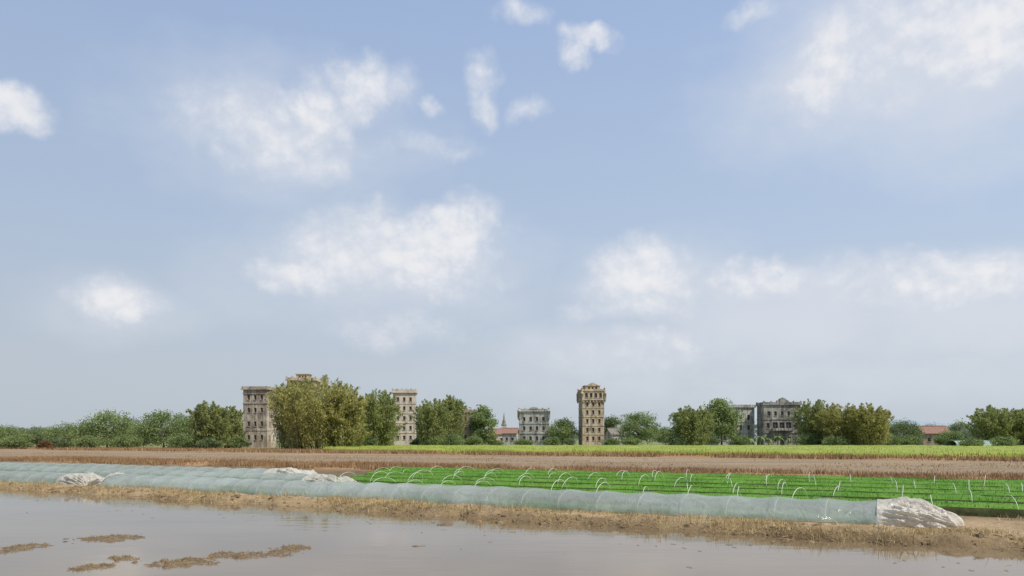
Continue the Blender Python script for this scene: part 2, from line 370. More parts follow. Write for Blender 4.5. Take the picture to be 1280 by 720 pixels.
for k,t0 in enumerate(BT[:5]):
    s=(bed_left[k] if k>1 else (bed_left[k]+.5)); s+=random.uniform(.2,1)
    while s<13:
        if random.random()>.15:
            x,y=XY(s,t0); o=obj('hoop',hoop_me,None,(x,y,0),-math.radians(27.2)+random.gauss(0,.12))
            o.rotation_euler[1]=random.gauss(0,.13); o.scale=(1,random.uniform(.9,1.05),random.uniform(.8,1.1))
            tag(o,'thin white hoop arched over the %s seedling row from the plastic tunnel'%ordn[k],'hoop','bare hoops over the %s seedling row'%ordn[k])
        s+=random.uniform(1.3,1.9)
# ------------------------------------------------------------ plastic tunnels
def tunnel(name,t0,s0,s1,w,h,label,endR=None,endL=None,seed=1):
    x,y=XY(s0,t0); root=empty(name,(x,y,0),-math.radians(27.2),label,'plastic tunnel','low plastic tunnels over seedlings')
    L=s1-s0; sp=1.15; nl=int(L/.05); nw=37
    a=np.linspace(0,L,nl); th=np.linspace(0,np.pi,nw); A,TH=np.meshgrid(a,th,indexing='ij')
    C=-np.cos(TH); Sn=np.abs(np.sin(TH))**.72
    ph=(L-A)/sp
    sag=(np.sin(np.pi*ph)**2)**.8
    wob=(fbm(A*.25,A*0,seed,3)-.5)
    hh=h*(1+.12*wob)-.045*sag*Sn*(.5+fbm(A*.8,A*0,seed+3,2))
    wr=(fbm(A*1.6+TH*1.6,TH*1.8-A*.6,seed+5,3)-.5)*.055+(np.abs(fbm(A*4.5-TH*2.5,TH*2.4+A*2,seed+8,3)-.5))*.03
    Yc=C*(w+.05*wob*2-.03*sag)+C*wr; Zc=Sn*hh+wr*Sn*.8
    skirt=np.clip((np.abs(C)-.93)/.07,0,1); Yc=Yc+np.sign(C)*skirt*(.10+.16*(fbm(A*1.1,np.sign(C)*3,seed+2,3)-.3)); Zc=np.maximum(Zc,.015+.02*skirt)
    obj('plastic_cover',mkmesh('plastic_cover',np.stack([A.ravel(),(Yc+.12*wob).ravel(),Zc.ravel()],1),gridfaces(nl,nw),M['film'],True),root)
    mbb=MB(); mbb.tube(arch_pts(w*.985,h*.98,15,.72),.011,5); me=mkmesh('support_hoop',mbb.v,mbb.f,M['white_hoop'],True)
    n=int(L/sp)
    for i in range(min(n,60)): 
        q=L-sp*i; obj('support_hoop',me,root,(q,.12*float(fbm(np.array(q*.25),np.array(0.),seed,3)-.5),-.002))
    for sd,ln in ((1,endR),(-1,endL)):
        if not ln: continue
        nl=110; nw=100; a=np.linspace(0,1,nl); th=np.linspace(0,np.pi,nw); A,TH=np.meshgrid(a,th,indexing='ij')
        C=-np.cos(TH); Sn=np.abs(np.sin(TH))**.8
        k=(1-.22*A**1.1)*np.sqrt(np.clip(1-(A)**4.5,0,1)); amp=np.minimum(A*3,1)
        pl=np.abs(fbm(A*2.2+seed+C*.8,TH*6+A*2.5,seed+31,3)-.5)*2
        q=fbm(A*4.2*ln/1.8+seed,TH*1.8,seed+41,3)-.5; q2=np.abs(fbm(A*9+seed,TH*9,seed+51,3)-.5)*2
        g=amp*(.30*q+.26*(pl-.28)+.09*(q2-.25))
        Yc=C*w*1.10*(1-.10*A)+C*g*.9; Zc=np.maximum(Sn*(h*k*1.02+g*.8*(.4+.6*k)),.0)
        xx=(L-.06+A*ln*(1+.14*(fbm(TH*2.4,TH*0,seed+61,3)-.5)*2)) if sd>0 else (.06-A*ln)
        Zc=Zc+.012*amp
        obj('gathered_end',mkmesh('gathered_end',np.stack([xx.ravel(),Yc.ravel(),Zc.ravel()],1),gridfaces(nl,nw),M['crumple'],True),root)
    return root
def inner_bed(t0,s0,s1,label,k):
    x,y=XY(s0,t0); r=empty('covered_seedling_bed',(x,y,0),-math.radians(27.2),label,'crop row')
    L=s1-s0; nl=int(L/.25); nw=9; a=np.linspace(0,L,nl); b_=np.linspace(-1,1,nw); A,B=np.meshgrid(a,b_,indexing='ij')
    z=.15*(1-np.abs(B)**4)+(fbm(A*3,B*3,k,3)-.5)*.1; z[:,0]=-.05; z[:,-1]=-.05
    obj('seedlings',mkmesh('seedlings',np.stack([A.ravel(),(B*.66).ravel(),z.ravel()],1),gridfaces(nl,nw),M['seed']),r)
    n=int(L*160); aa=rng.uniform(0,L,n); bb=rng.uniform(-.6,.6,n); vv,ff=blades(np.stack([aa,bb,.10+0*aa],1),.13,.03,.4)
    tag(obj('leaf_blades',mkmesh('leaf_blades',vv,ff,M['seed']),r),kind='stuff')
sN=s_at(1100,19.7); tn=19.75
gapR=s_at(150,tn); gapL=s_at(112,tn)
tunnel('plastic_tunnel',tn,gapR,sN,.82,.53,'long translucent plastic tunnel nearest the water with a crumpled whitish right end',endR=1.6,endL=.9,seed=2)
tunnel('plastic_tunnel',tn,-62,gapL-.9,.82,.50,'short translucent tunnel piece nearest the water at the left picture edge',endR=1.7,seed=6)
inner_bed(tn,-62,sN+.3,'green seedlings dimly seen inside the nearest plastic tunnel and its torn gap',7)
tunnel('plastic_tunnel',22.95,-62,s_at(395,22.95),.85,.56,'middle translucent plastic tunnel ending in a crumpled sheet before the green rows',endR=1.9,seed=9)
tunnel('plastic_tunnel',25.55,-62,s_at(345,25.55),.85,.60,'farthest plastic tunnel on the left with a white crumpled end',endR=2.6,seed=14)
# ------------------------------------------------------------ yellow green crop
TF=88
def cropfield():
    nu,nvv=260,80
    us=np.linspace(0,1,nu); vs=np.linspace(0,1,nvv)**1.4; U,V_=np.meshgrid(us,vs,indexing='ij')
    Xf=-28+U*228; Xb=-44+U*244
    Yf=(TF-SA*Xf)/CA+(fbm(Xf*.08,Xf*0,4,3)-.5)*6; Yb=163+0*Xb
    X=Xf*(1-V_)+Xb*V_; Y=Yf*(1-V_)+Yb*V_
    z=.50+(fbm(X*.5,Y*.5,5,4)-.5)*.35; z[:,0]=0; z[:,-1]=0; z[0]=0; z[-1]=0
    r=obj('crop_field',mkmesh('crop_field',np.stack([X.ravel(),Y.ravel(),z.ravel()],1),gridfaces(nu,nvv),M['crop']))
    tag(r,'yellow green crop field stretching in front of the towers','crop field',kind='stuff')
    n=42000; u=rng.uniform(0,1,n); w=rng.uniform(0,1,n)**1.6
    xf=-28+u*228; yf=(TF-SA*xf)/CA; X=xf*(1-w)+(-44+u*244)*w; Y=yf*(1-w)+163*w
    vv,ff=blades(np.stack([X,Y,0*X+.3],1),.42,.10,.5); o=obj('crop_leaves',mkmesh('crop_leaves',vv,ff,M['crop']),r); o['kind']='stuff'
cropfield()
# ------------------------------------------------------------ trees
def rhombi(c,size,asp=.5,droop=0,r=rng):
    n=len(c); a=r.normal(size=(n,3)); a[:,2]-=droop; a/=np.linalg.norm(a,axis=1)[:,None]
    b=r.normal(size=(n,3)); b-=a*(a*b).sum(1)[:,None]; b/=np.linalg.norm(b,axis=1)[:,None]
    s=(size*r.uniform(.6,1.3,n))[:,None]
    v=np.stack([c-a*s,c+b*s*asp,c+a*s,c-b*s*asp],1).reshape(-1,3)
    return v,np.arange(4*n).reshape(-1,4)
def round_tree(px,wpx,top,Y,mat,label,seed,cat='tree',name='tree',dense=1.0,group=None):
    W=wpx*Y/F; H=HZ(top,Y); r=np.random.default_rng(seed); random.seed(seed)
    root=empty(name,(PX(px,Y),Y,0),0,label,cat,group)
    nc=int(36+W*3.4); z0=.03*H; D=min(W,H*1.1)
    cs=[]
    for i in range(nc):
        d=r.normal(size=3); d/=np.linalg.norm(d); q=r.uniform(.35,1)**.6
        zz=.5+.5*d[2]*q; wid=math.sin(math.pi*min(.97,zz*.72+.20))**.55
        cs.append((d[0]*q*W*.45*wid*1.08,d[1]*q*D*.40*wid,z0+(H-z0)*(.06+.84*zz)+r.normal()*.045*H))
    cs=np.array(cs); cr=r.uniform(.07,.17,nc)*min(W,H)+.25
    top_i=np.argmax(cs[:,2]+cr); sc=(H)/(cs[top_i,2]+cr[top_i]); cs[:,2]*=sc
    N=int(8200*dense); ii=r.integers(0,nc,N); d=r.normal(size=(N,3)); d/=np.linalg.norm(d,axis=1)[:,None]
    rad=np.abs(r.normal(.85,.32,N)); P=cs[ii]+d*(rad*cr[ii])[:,None]*[1.15,1.15,.8]
    P[:,2]=np.maximum(P[:,2],.1)
    v,f=rhombi(P,max(.15,.018*H+.05)*.95,.55,.2,r)
    obj('crown',mkmesh('crown',v,f,mat),root)
    m=MB(); h1=.42*H; lean=r.normal()*.04*H
    m.tube([(0,0,-.2),(lean*.3,0,h1*.4),(lean,0,h1),(lean*1.4,0,H*.7)],[.035*H*.6+.05,.03*H*.55,.02*H*.6,.006*H],7)
    for i in r.choice(nc,7,replace=False):
        c=cs[i]; m.tube([(lean*.7,0,h1*.7),(c[0]*.5+lean*.5,c[1]*.5,(h1+c[2])/2+.03*H),tuple(c)],[.011*H,.008*H,.003*H],5)
    m.build('trunk',M['bark'],root,True)
def bamboo(px,wpx,top,Y,mat,label,seed,dense=1.0,cat='bamboo'):
    W=wpx*Y/F; H=HZ(top,Y); r=np.random.default_rng(seed)
    root=empty('bamboo_clump',(PX(px,Y),Y,0),0,label,cat)
    n=int(38+W*6.5); m=MB(); P=[]
    N=int((9500+W*1250)*dense)
    for i in range(n):
        az=r.uniform(0,2*math.pi); br=r.uniform(0,1)**.7*.30*W; q=r.uniform(0,1)
        base=np.array([math.cos(az)*br,math.sin(az)*br*.8,0]); az2=az+r.normal()*.35
        reach=(.05+.27*q)*W; dist=(br+reach)/(.62*W)
        hh=H*r.uniform(.86,1.01)*math.sqrt(max(.16,1-.60*dist**2))
        if r.random()<.35: hh*=r.uniform(.4,.85)
        if i<3: hh=H; reach*=.4; base*=.4
        us=np.linspace(0,1,10)
        pts=[(base[0]+math.cos(az2)*reach*u**2.4,base[1]+math.sin(az2)*reach*.8*u**2.4,hh*(1.26*u-.26*u**3.6)) for u in us]
        m.tube(pts,[.05*(1-.85*u)+.006 for u in us],4,False)
        pa=np.array(pts); k=N//n; uu=r.beta(1.4,1.0,k)*.97+.03
        ix=np.clip((uu*9).astype(int),0,8); fr=uu*9-ix; c=pa[ix]*(1-fr)[:,None]+pa[ix+1]*fr[:,None]
        sp=.05+.10*math.sqrt(W*H)*.6*np.sin(np.pi*np.clip(uu*.84+.14,0,1))**.8
        g=r.normal(size=(18,3))*[1,1,.6]; gi=(uu*17.9).astype(int)
        P.append(c+(g[gi]*.6+r.normal(size=(k,3))*.5*[1,1,.7])*sp[:,None]-np.array([0,0,.15])*sp[:,None])
    P=np.concatenate(P); P=P[P[:,2]>.1]
    v,f=rhombi(P,.28,.25,1.1,r)
    obj('foliage',mkmesh('foliage',v,f,mat),root); m.build('stems',M['culm'],root)
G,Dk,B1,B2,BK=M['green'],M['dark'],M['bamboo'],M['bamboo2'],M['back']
R=[
(8,60,530,150,G,'low green tree cut by the left picture edge'),
(38,56,532,168,Dk,'low dark tree second from the left picture edge'),
(86,76,524,165,G,'low broad tree between the reddish bush and the tall spreading tree at far left'),
(134,80,509,150,G,'tall spreading loose tree, highest of the far left group'),
(168,56,521,172,Dk,'dark tree tucked behind the gap between the two big far left trees'),
(205,86,510,146,G,'wide round green tree in the middle of the left tree line'),
(240,50,519,160,Dk,'small dark tree just left of the upright bamboo at the ruined tower'),
(574,34,499,198,Dk,'dark slim tree behind the left side of the brown tower'),
(603,34,505,184,G,'rounded green tree right of the brown tower'),
(703,38,520,205,G,'green tree filling the gap between grey block and tan tower'),
(765,26,518,236,Dk,'slim dark tree right behind the little gabled house'),
(797,58,513,192,G,'broad green tree right of the tan tower'),
(832,30,532,226,G,'low small tree standing alone right of the broad green tree'),
(902,44,496,182,G,'tallest round tree at the right, covering half the grey house'),
(1128,50,523,178,Dk,'compact dark round tree left of the red roofed house'),
(1197,36,523,228,Dk,'dark tree behind and right of the red roofed house'),
(1166,32,528,245,BK,'far green tree peeking over the red roof'),
(1188,40,535,170,G,'low light green bush tree beside the red roofed house'),
(1022,34,512,190,Dk,'dark tree behind the bamboo right of the crested house'),
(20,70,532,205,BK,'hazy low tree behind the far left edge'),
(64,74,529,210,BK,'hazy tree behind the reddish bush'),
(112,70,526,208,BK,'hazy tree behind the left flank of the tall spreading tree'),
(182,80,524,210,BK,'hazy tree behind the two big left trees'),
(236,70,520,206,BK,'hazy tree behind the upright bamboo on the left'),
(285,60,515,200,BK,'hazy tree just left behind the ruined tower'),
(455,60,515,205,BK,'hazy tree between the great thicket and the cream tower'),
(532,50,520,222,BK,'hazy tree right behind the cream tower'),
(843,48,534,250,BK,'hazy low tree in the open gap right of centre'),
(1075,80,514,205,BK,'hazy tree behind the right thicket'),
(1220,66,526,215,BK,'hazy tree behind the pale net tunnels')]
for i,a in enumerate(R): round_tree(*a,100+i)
BB=[(262,58,502,140,B2,'upright green bamboo clump left of the ruined tower'),
(290,34,508,152,B2,'narrow bamboo clump touching the ruined tower on its left'),
(364,60,476,142,B1,'left half of the great olive bamboo thicket beside the ruined tower'),
(397,122,469,136,B1,'great olive bamboo thicket, tallest plant of the whole line'),
(432,60,488,134,B1,'lower right shoulder of the great olive bamboo thicket'),
(473,64,487,150,B2,'dark green bamboo clump just left of the cream tower'),
(540,54,498,172,B2,'bamboo clump just right of the cream tower'),
(564,42,494,178,B2,'bamboo clump left of the brown tower'),
(864,62,507,170,B2,'bamboo clump left of the tallest round tree at the right'),
(1020,60,499,176,B2,'tall bamboo clump touching the crested house on its right'),
(1054,66,504,170,B1,'olive bamboo clump in the middle of the right thicket'),
(1088,60,504,166,B1,'olive bamboo clump ending the right thicket beside the compact dark tree'),
(1245,76,507,160,B2,'feathery bamboo clump behind the pale net tunnels'),
(1284,66,511,158,B2,'feathery bamboo clump cut by the right picture edge')]
for i,a in enumerate(BB): bamboo(*a,300+i)
random.seed(5)
SH=[(20,50,544,140),(70,40,545,142),(112,46,543,141),(160,46,541,138),(228,50,541,138),(262,34,546,136),(298,26,545,140),(452,34,540,146),(523,20,547,176),(545,26,543,170),(568,26,541,170),(592,22,543,176),(618,22,548,186),(655,26,548,190),(690,24,545,190),(712,16,547,188),(765,22,547,186),(788,26,545,182),(845,34,541,168),(884,26,538,172),(925,26,543,180),(1010,30,541,172),(1045,40,543,166),(1110,40,541,168),(1140,32,543,170),(1215,34,546,146),(1255,36,544,146)]
near=['at the far left edge','right of the left edge shrub','below the tall spreading far left tree','left of the wide round tree','right below the wide round tree','below the upright bamboo','at the left foot of the ruined tower','below the dark green bamboo','at the right foot of the cream tower','just right of the cream tower foot shrub','below the bamboo left of the brown tower','at the foot of the brown tower','in front of the low red roofs','at the left foot of the grey block','at the right foot of the grey block','at the left foot of the tan tower','in front of the little gabled house','below the broad green tree','at the left foot of the right hand bamboo','below the tallest round tree','between the tallest round tree and the crested house','at the right foot of the crested house','below the olive bamboo in the right thicket','at the right end of the right thicket','below the compact dark tree','in front of the pale net tunnels','below the feathery bamboo']
for i,(px,w,top,Y) in enumerate(SH):
    round_tree(px,w,top,Y,random.choice([G,Dk,G]),'low bushy shrub '+near[i],500+i,'shrub','shrub',.4)
round_tree(56,14,550,139,M['rust'],'small reddish brown bush in front of the far left trees',601,'shrub','shrub',.3)
def banana(px,top,Y,label,seed):
    r=np.random.default_rng(seed); H=HZ(top,Y); root=empty('banana_plant',(PX(px,Y),Y,0),0,label,'banana plant')
    m=MB(); m.tube([(0,0,-.1),(0,0,H*.3),(.05,0,H*.55)],[.16,.13,.07],7); m.build('stem',M['culm'],root,True)
    m=MB()
    for i in range(9):
        az=i*2.4+r.normal()*.3; L=H*.55; up=r.uniform(.5,1.1); pr=None
        d=np.array([math.cos(az),math.sin(az),0]); s=np.array([-math.sin(az),math.cos(az),0])
        for k in range(7):
            u=k/6; c=np.array([0,0,H*.5])+d*L*u*.8+np.array([0,0,1])*L*(up*u-1.0*u*u); w=.32*math.sin(math.pi*min(1,.08+u*.92))+.03
            cur=(tuple(c+s*w-np.array([0,0,.12*w])),tuple(c),tuple(c-s*w-np.array([0,0,.12*w])))
            if pr: m.quad(pr[0],cur[0],cur[1],pr[1]); m.quad(pr[1],cur[1],cur[2],pr[2])
            pr=cur
    m.build('leaves',M['banana'],root)
for i,(px,top) in enumerate([(938,540),(950,537),(961,541),(972,538),(985,540),(996,543)]):
    banana(px,top,176,'banana plant with arching leaves, %s of six before the crested house'%['first from left','second from left','third from left','fourth from left','fifth from left','last'][i],700+i)
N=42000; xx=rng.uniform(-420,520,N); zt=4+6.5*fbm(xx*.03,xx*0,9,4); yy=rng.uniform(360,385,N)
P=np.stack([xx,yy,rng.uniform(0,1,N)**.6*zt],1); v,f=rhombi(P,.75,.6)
tag(obj('distant_wood',mkmesh('distant_wood',v,f,foliage('far leaves',(.19,.23,.20),(.235,.28,.235),(.28,.33,.26),.2,.06))),'low hazy line of far woods behind the village','woods',kind='stuff')  # greyed leaf colours carry the painted haze of distance
# ------------------------------------------------------------ buildings
_wc={}
def window(parent,x,y,z,rz,w,h,hood=False,frame=None):
    key=(round(w,2),round(h,2))
    if key not in _wc:
        m=MB(); b=.08; m.box(0,0,-h/2,b,.07,h) if w>.9 else None
        m.box(-w/2+b/2,0,-h/2,b,.08,h); m.box(w/2-b/2,0,-h/2,b,.08,h); m.box(0,0,h/2-b,w-2*b,.08,b); m.box(0,0,-h/2,w-2*b,.08,b); m.box(0,0,.05,w-2*b,.06,.06)
        f=mkmesh('window',m.v,m.f,M['frame'])
        p=MB(); p.quad((-w/2,.05,-h/2),(w/2,.05,-h/2),(w/2,.05,h/2),(-w/2,.05,h/2)); pm=mkmesh('pane',p.v,p.f,M['glass'])
        s=MB(); s.box(0,-.21,-h/2-.1,w+.16,.14,.09); sm=mkmesh('sill',s.v,s.f,M['p_grey'])
        q=MB(); q.prism([(-w/2-.12,h/2+.12),(w/2+.12,h/2+.12),(w/2+.06,h/2+.2),(0,h/2+.27),(-w/2-.06,h/2+.2)],-.28,-.13); hm=mkmesh('hood',q.v,q.f,M['p_tan'])
        _wc[key]=(f,pm,sm,hm)
    f,pm,sm,hm=_wc[key]; o=obj('window',f,parent,(x,y,z),rz); obj('pane',pm,o); obj('sill',sm,o)
    if hood: obj('hood',hm,o)
def body(parent,name,w,d,z0,z1,wf,ws,mat,hood=False,dep=.24,cx=0,cy=0):
    m=MB()
    sides=[((cx-w/2,cy-d/2),(1,0),(0,-1),w,wf,0),((cx+w/2,cy-d/2),(0,1),(1,0),d,ws,math.pi/2),((cx+w/2,cy+d/2),(-1,0),(0,1),w,wf,math.pi),((cx-w/2,cy+d/2),(0,-1),(-1,0),d,ws,-math.pi/2)]
    for (ox,oy),(ux,uy),(nx,ny),L,wins,rz in sides:
        xs=sorted({0,L}|{q for a in wins for q in a[:2]}); zs=sorted({z0,z1}|{q for a in wins for q in a[2:]})
        def p(a,z,e=0): return (ox+ux*a-nx*e,oy+uy*a-ny*e,z)
        for i in range(len(xs)-1):
            for j in range(len(zs)-1):
                a,b,c,e=xs[i],xs[i+1],zs[j],zs[j+1]; mx,mz=(a+b)/2,(c+e)/2
                if any(q[0]<mx<q[1] and q[2]<mz<q[3] for q in wins): continue
                m.quad(p(a,c),p(b,c),p(b,e),p(a,e))
        for a,b,c,e in wins:
            m.quad(p(a,c),p(a,c,dep),p(a,e,dep),p(a,e)); m.quad(p(b,c,dep),p(b,c),p(b,e),p(b,e,dep))
            m.quad(p(a,c),p(b,c),p(b,c,dep),p(a,c,dep)); m.quad(p(a,e,dep),p(b,e,dep),p(b,e),p(a,e))
            q=p((a+b)/2,(c+e)/2,dep-.06); window(parent,q[0],q[1],q[2],rz,b-a,e-c,hood)
    m.quad((cx-w/2,cy-d/2,z1),(cx+w/2,cy-d/2,z1),(cx+w/2,cy+d/2,z1),(cx-w/2,cy+d/2,z1))
    return m.build(name,mat,parent)
def wg(W,cols,zs,ww,wh,mar=.5):
    out=[]; ww*=.88; wh*=.92
    for z in zs:
        for c in range(cols):
            x=mar+(W-2*mar)*(c+.5)/cols; out.append((x-ww/2,x+ww/2,z-wh/2,z+wh/2))
    return out
def slab(parent,name,w,d,z,h,mat,cx=0,cy=0):
    m=MB(); m.box(cx,cy,z,w,d,h); return m.build(name,mat,parent)
def parapet(parent,w,d,z,h,mat,cren=0,th=.22,cx=0,cy=0):
    m=MB(); m.box(cx,cy-d/2+th/2,z,w,th,h); m.box(cx,cy+d/2-th/2,z,w,th,h); m.box(cx-w/2+th/2,cy,z,th,d-2*th,h); m.box(cx+w/2-th/2,cy,z,th,d-2*th,h)
    if cren:
        for i in range(cren):
            x=-w/2+th+ (w-2*th)*i/(cren-1); 
            for yy in (-d/2+th/2,d/2-th/2): m.box(cx+x,cy+yy,z+h,.4,th*.9,.3)
    return m.build('parapet',mat,parent)
def turret(parent,x,y,z,r,h,mat):
    m=MB(); m.lathe(x,y,[(.02,z-.9),(r*.6,z-.5),(r,z),(r,z+h),(r*1.15,z+h+.02),(r*1.15,z+h+.2),(r*.9,z+h+.45),(.02,z+h+.9)],12); return m.build('corner_turret',mat,parent,True)
def pinnacle(parent,x,y,z,h,mat):
    m=MB(); m.lathe(x,y,[(.2,z),(.2,z+h*.5),(.3,z+h*.55),(.3,z+h*.62),(.14,z+h*.75),(.03,z+h)],8); return m.build('pinnacle',mat,parent)
def bld(px,Y,rz,label,name='watchtower',cat='tower'): return empty(name,(PX(px,Y),Y,0),math.radians(rz),label,cat)
Y=165; H=HZ(488,Y); W=5.5; p=bld(325,Y,-6,'ruined stained grey tower at left, half hidden by the olive bamboo'); m=M['p_ruin']
body(p,'wall',W,4.8,0,H,wg(W,3,[2.2,5.2,8.2,11.0],.65,1.15),wg(4.8,2,[2.2,5.2,8.2,11.0],.7,1.15),m)
for z,pr in ((3.7,.08),(9.6,.10),(H-.9,.14)): slab(p,'cornice',W+2*pr,4.8+2*pr,z,.2,m)
slab(p,'cornice',W+.8,5.6,H+.002,.28,m); parapet(p,W+.5,5.3,H+.282,.45,m)
Y=188; H=HZ(477,Y); W=6.8; p=bld(380,Y,4,'tower whose battlemented top barely rises above the great olive bamboo'); m=M['p_tan']
body(p,'wall',W,W,0,H,wg(W,3,[3,6.2,9.4,12.6,15.2],.9,1.3),wg(W,3,[3,6.2,9.4,12.6,15.2],.9,1.3),m)
for z in (4.6,7.8,11): slab(p,'cornice',W+.3,W+.3,z,.22,m)
slab(p,'cornice',W+.9,W+.9,H+.002,.3,m); parapet(p,W+.7,W+.7,H+.302,.45,m,6)
body(p,'roof_pavilion',3.2,3.2,H+.302,H+1.7,wg(3.2,3,[H+1.1],.45,.6),wg(3.2,3,[H+1.1],.45,.6),m); slab(p,'roof',3.6,3.6,H+1.702,.18,m)
Y=215; H=HZ(492,Y); W=6.4; p=bld(506,Y,5,'pale cream five storey tower between two bamboo clumps'); m=M['p_cream']; zs=[2.2,5.0,7.8,10.6,13.2]
body(p,'wall',W,W,0,H,wg(W,3,zs,.8,1.25),wg(W,3,zs,.8,1.25),m)
for z in (3.5,6.3,9.1,11.9): slab(p,'cornice',W+.2,W+.2,z,.16,m)
slab(p,'cornice',W+.8,W+.8,H+.002,.3,m); parapet(p,W+.6,W+.6,H+.302,.7,m,6)
Y=188; H=HZ(516,Y); W=3.4; p=bld(586,Y,-4,'narrow brown brick tower standing among trees right of the cream tower'); m=M['brick']
body(p,'wall',W,W,0,H,wg(W,2,[2.4,4.8,6.8],.6,1.0),wg(W,2,[2.4,4.8,6.8],.6,1.0),m)
slab(p,'cornice',W+.4,W+.4,H+.002,.22,m); parapet(p,W+.3,W+.3,H+.222,.35,m,4)
def gable(px,Y,w,d,h,rh,rz,label,wm,rm,cols=3):
    p=bld(px,Y,rz,label,'house','house'); body(p,'wall',w,d,0,h,wg(w,cols,[h*.5],.8,1.0),wg(d,2,[h*.5],.8,1.0),wm)
    g=MB(); 
    for sx in (-1,1):
        x=sx*w/2; g.poly([(x,-d/2,h),(x,d/2,h),(x,0,h+rh)] if sx>0 else [(x,d/2,h),(x,-d/2,h),(x,0,h+rh)])
    g.build('gable_wall',wm,p)
    r=MB(); o=.35; t=.14; k=rh/(d/2)
    for s in (-1,1):
        y0=s*(d/2+o); z0=h-o*k+.03; a=[(-w/2-o,y0,z0),(w/2+o,y0,z0),(w/2+o,0,h+rh+.03),(-w/2-o,0,h+rh+.03)]
        b=[(x,y,z+t) for x,y,z in a]; r.poly(b if s<0 else b[::-1]); r.poly(a[::-1] if s<0 else a)
        for i in range(4): j=(i+1)%4; r.quad(a[i],a[j],b[j],b[i])
    rf=r.build('roof',rm,p); q=MB(); q.tube([(-w/2-o,0,h+rh+.2),(w/2+o,0,h+rh+.2)],.14,6); q.build('ridge',rm,rf); return p
gable(621,238,5.2,5,3.4,1.5,12,'low white walled house with dull red roof left of the grey block',M['p_cream'],M['roof_red'],2)
gable(638,230,4.4,5,3.6,1.4,-6,'low house with dull red roof touching the grey block',M['p_grey'],M['roof_red'],2)
Y=300; p=empty('spire',(PX(630,Y),Y,0),0,'thin pointed spire rising far behind the low red roofs','spire')
m=MB(); m.box(0,0,0,2.0,2.0,7.2); m.build('base',M['p_grey'],p); m=MB(); m.lathe(0,0,[(.95,7.2),(1.2,7.4),(.55,8.6),(.75,8.8),(.25,10.2),(.3,10.4),(.03,12.6)],8); m.build('spire_roof',M['roof_grey'],p)
Y=210; H=HZ(515,Y); W=8.2; p=bld(668,Y,-5,'square grey three storey block with corner turrets','fortified_house','building'); m=M['p_grey']; zs=[2,4.8,7.4]
body(p,'wall',W,6.5,0,H,wg(W,4,zs,.8,1.25),wg(6.5,3,zs,.8,1.25),m)
for z in (3.3,6.1): slab(p,'cornice',W+.3,6.8,z,.18,m)
slab(p,'cornice',W+.6,7.1,H+.002,.26,m); parapet(p,W+.5,7.0,H+.262,.5,m,6)
for sx in (-1,1): turret(p,sx*W/2,-3.25,H-1.7,.5,1.7,m)
q=MB(); q.prism([(-1.3,H+.762),(1.3,H+.762),(1.1,H+1.1),(.5,H+1.2),(0,H+1.4),(-.5,H+1.2),(-1.1,H+1.1)],-3.6,-3.4); q.build('pediment',m,p)
# tan tower
Y=205; W=6.0; H1=HZ(501,Y); H2=HZ(490,Y); p=bld(739,Y,5,'tall tan tower with overhanging gallery and turreted top, standing clear in the middle'); m=M['p_tan']
zs=[1.9,4.3,6.7,9.1,11.3]
body(p,'wall',W,W,0,H1,wg(W,3,zs,.70,1.15),wg(W,3,zs,.70,1.15),m,True)
for z in (3.0,5.4,7.8,10.2): slab(p,'cornice',W+.2,W+.2,z,.15,m)
for i in range(7):
    cb=MB(); xx=-W/2+.3+(W-.6)*i/6; cb.prism([(xx-.13,H1-.6),(xx+.13,H1-.6),(xx+.13,H1-.05),(xx-.13,H1-.05)],-W/2-.3,-W/2+.02); cb.build('corbel',m,p)
slab(p,'cornice',W+.7,W+.7,H1+.002,.2,m)
G1=W+.4
body(p,'gallery',G1,G1,H1+.202,H2,wg(G1,4,[(H1+H2)/2+.12],.85,1.35,.6),wg(G1,4,[(H1+H2)/2+.12],.85,1.35,.6),m)
slab(p,'cornice',G1+.35,G1+.35,H2+.002,.22,m)
for sx in (-1,1):
    for sy in (-1,1): turret(p,sx*G1/2,sy*G1/2,H1+.2,.36,1.5,m); pinnacle(p,sx*(G1/2-.1),sy*(G1/2-.1),H2+.222,1.1,m)
parapet(p,G1+.05,G1+.05,H2+.222,.4,m)
H3=HZ(483,Y)
body(p,'roof_pavilion',4.0,4.0,H2+.222,H3,wg(4.0,3,[(H2+H3)/2+.1],.6,.85),wg(4.0,3,[(H2+H3)/2+.1],.6,.85),m)
slab(p,'pavilion_roof',4.4,4.4,H3+.002,.16,m)
q=MB(); q.prism([(-1.4,H3+.162),(1.4,H3+.162),(1.1,H3+.5),(.6,H3+.65),(0,H3+.95),(-.6,H3+.65),(-1.1,H3+.5)],-2.15,-1.95); q.build('pediment',m,p)
gable(769,214,4.6,4.6,3.2,1.5,20,'little grey gabled house at the right foot of the tan tower',M['p_grey'],M['roof_grey'],2)
Y=206; H=HZ(510,Y); W=10.0; p=bld(915,Y,4,'grey three storey house half covered by the tallest round tree','fortified_house','building'); m=M['p_grey']; zs=[2,5,7.8]
body(p,'wall',W,7,0,H,wg(W,4,zs,.9,1.4),wg(7,3,zs,.9,1.4),m)
for z in (3.4,6.4): slab(p,'cornice',W+.3,7.3,z,.2,m)
slab(p,'cornice',W+.7,7.7,H+.002,.26,m); parapet(p,W+.5,7.5,H+.262,.5,m)
Y=200; H=HZ(507,Y); W=9.6; D=6.5; p=bld(973,Y,-3,'weathered grey three storey house with a small crest on its parapet','fortified_house','building'); m=M['p_dark']
wf=wg(W,5,[8.6],.75,1.3)
wf+=[(.7,1.5,4.7,6.1),(W-1.5,W-.7,4.7,6.1),(2.3,3.7,4.5,6.3),(4.1,5.4,4.5,6.3),(5.8,7.2,4.5,6.3)]
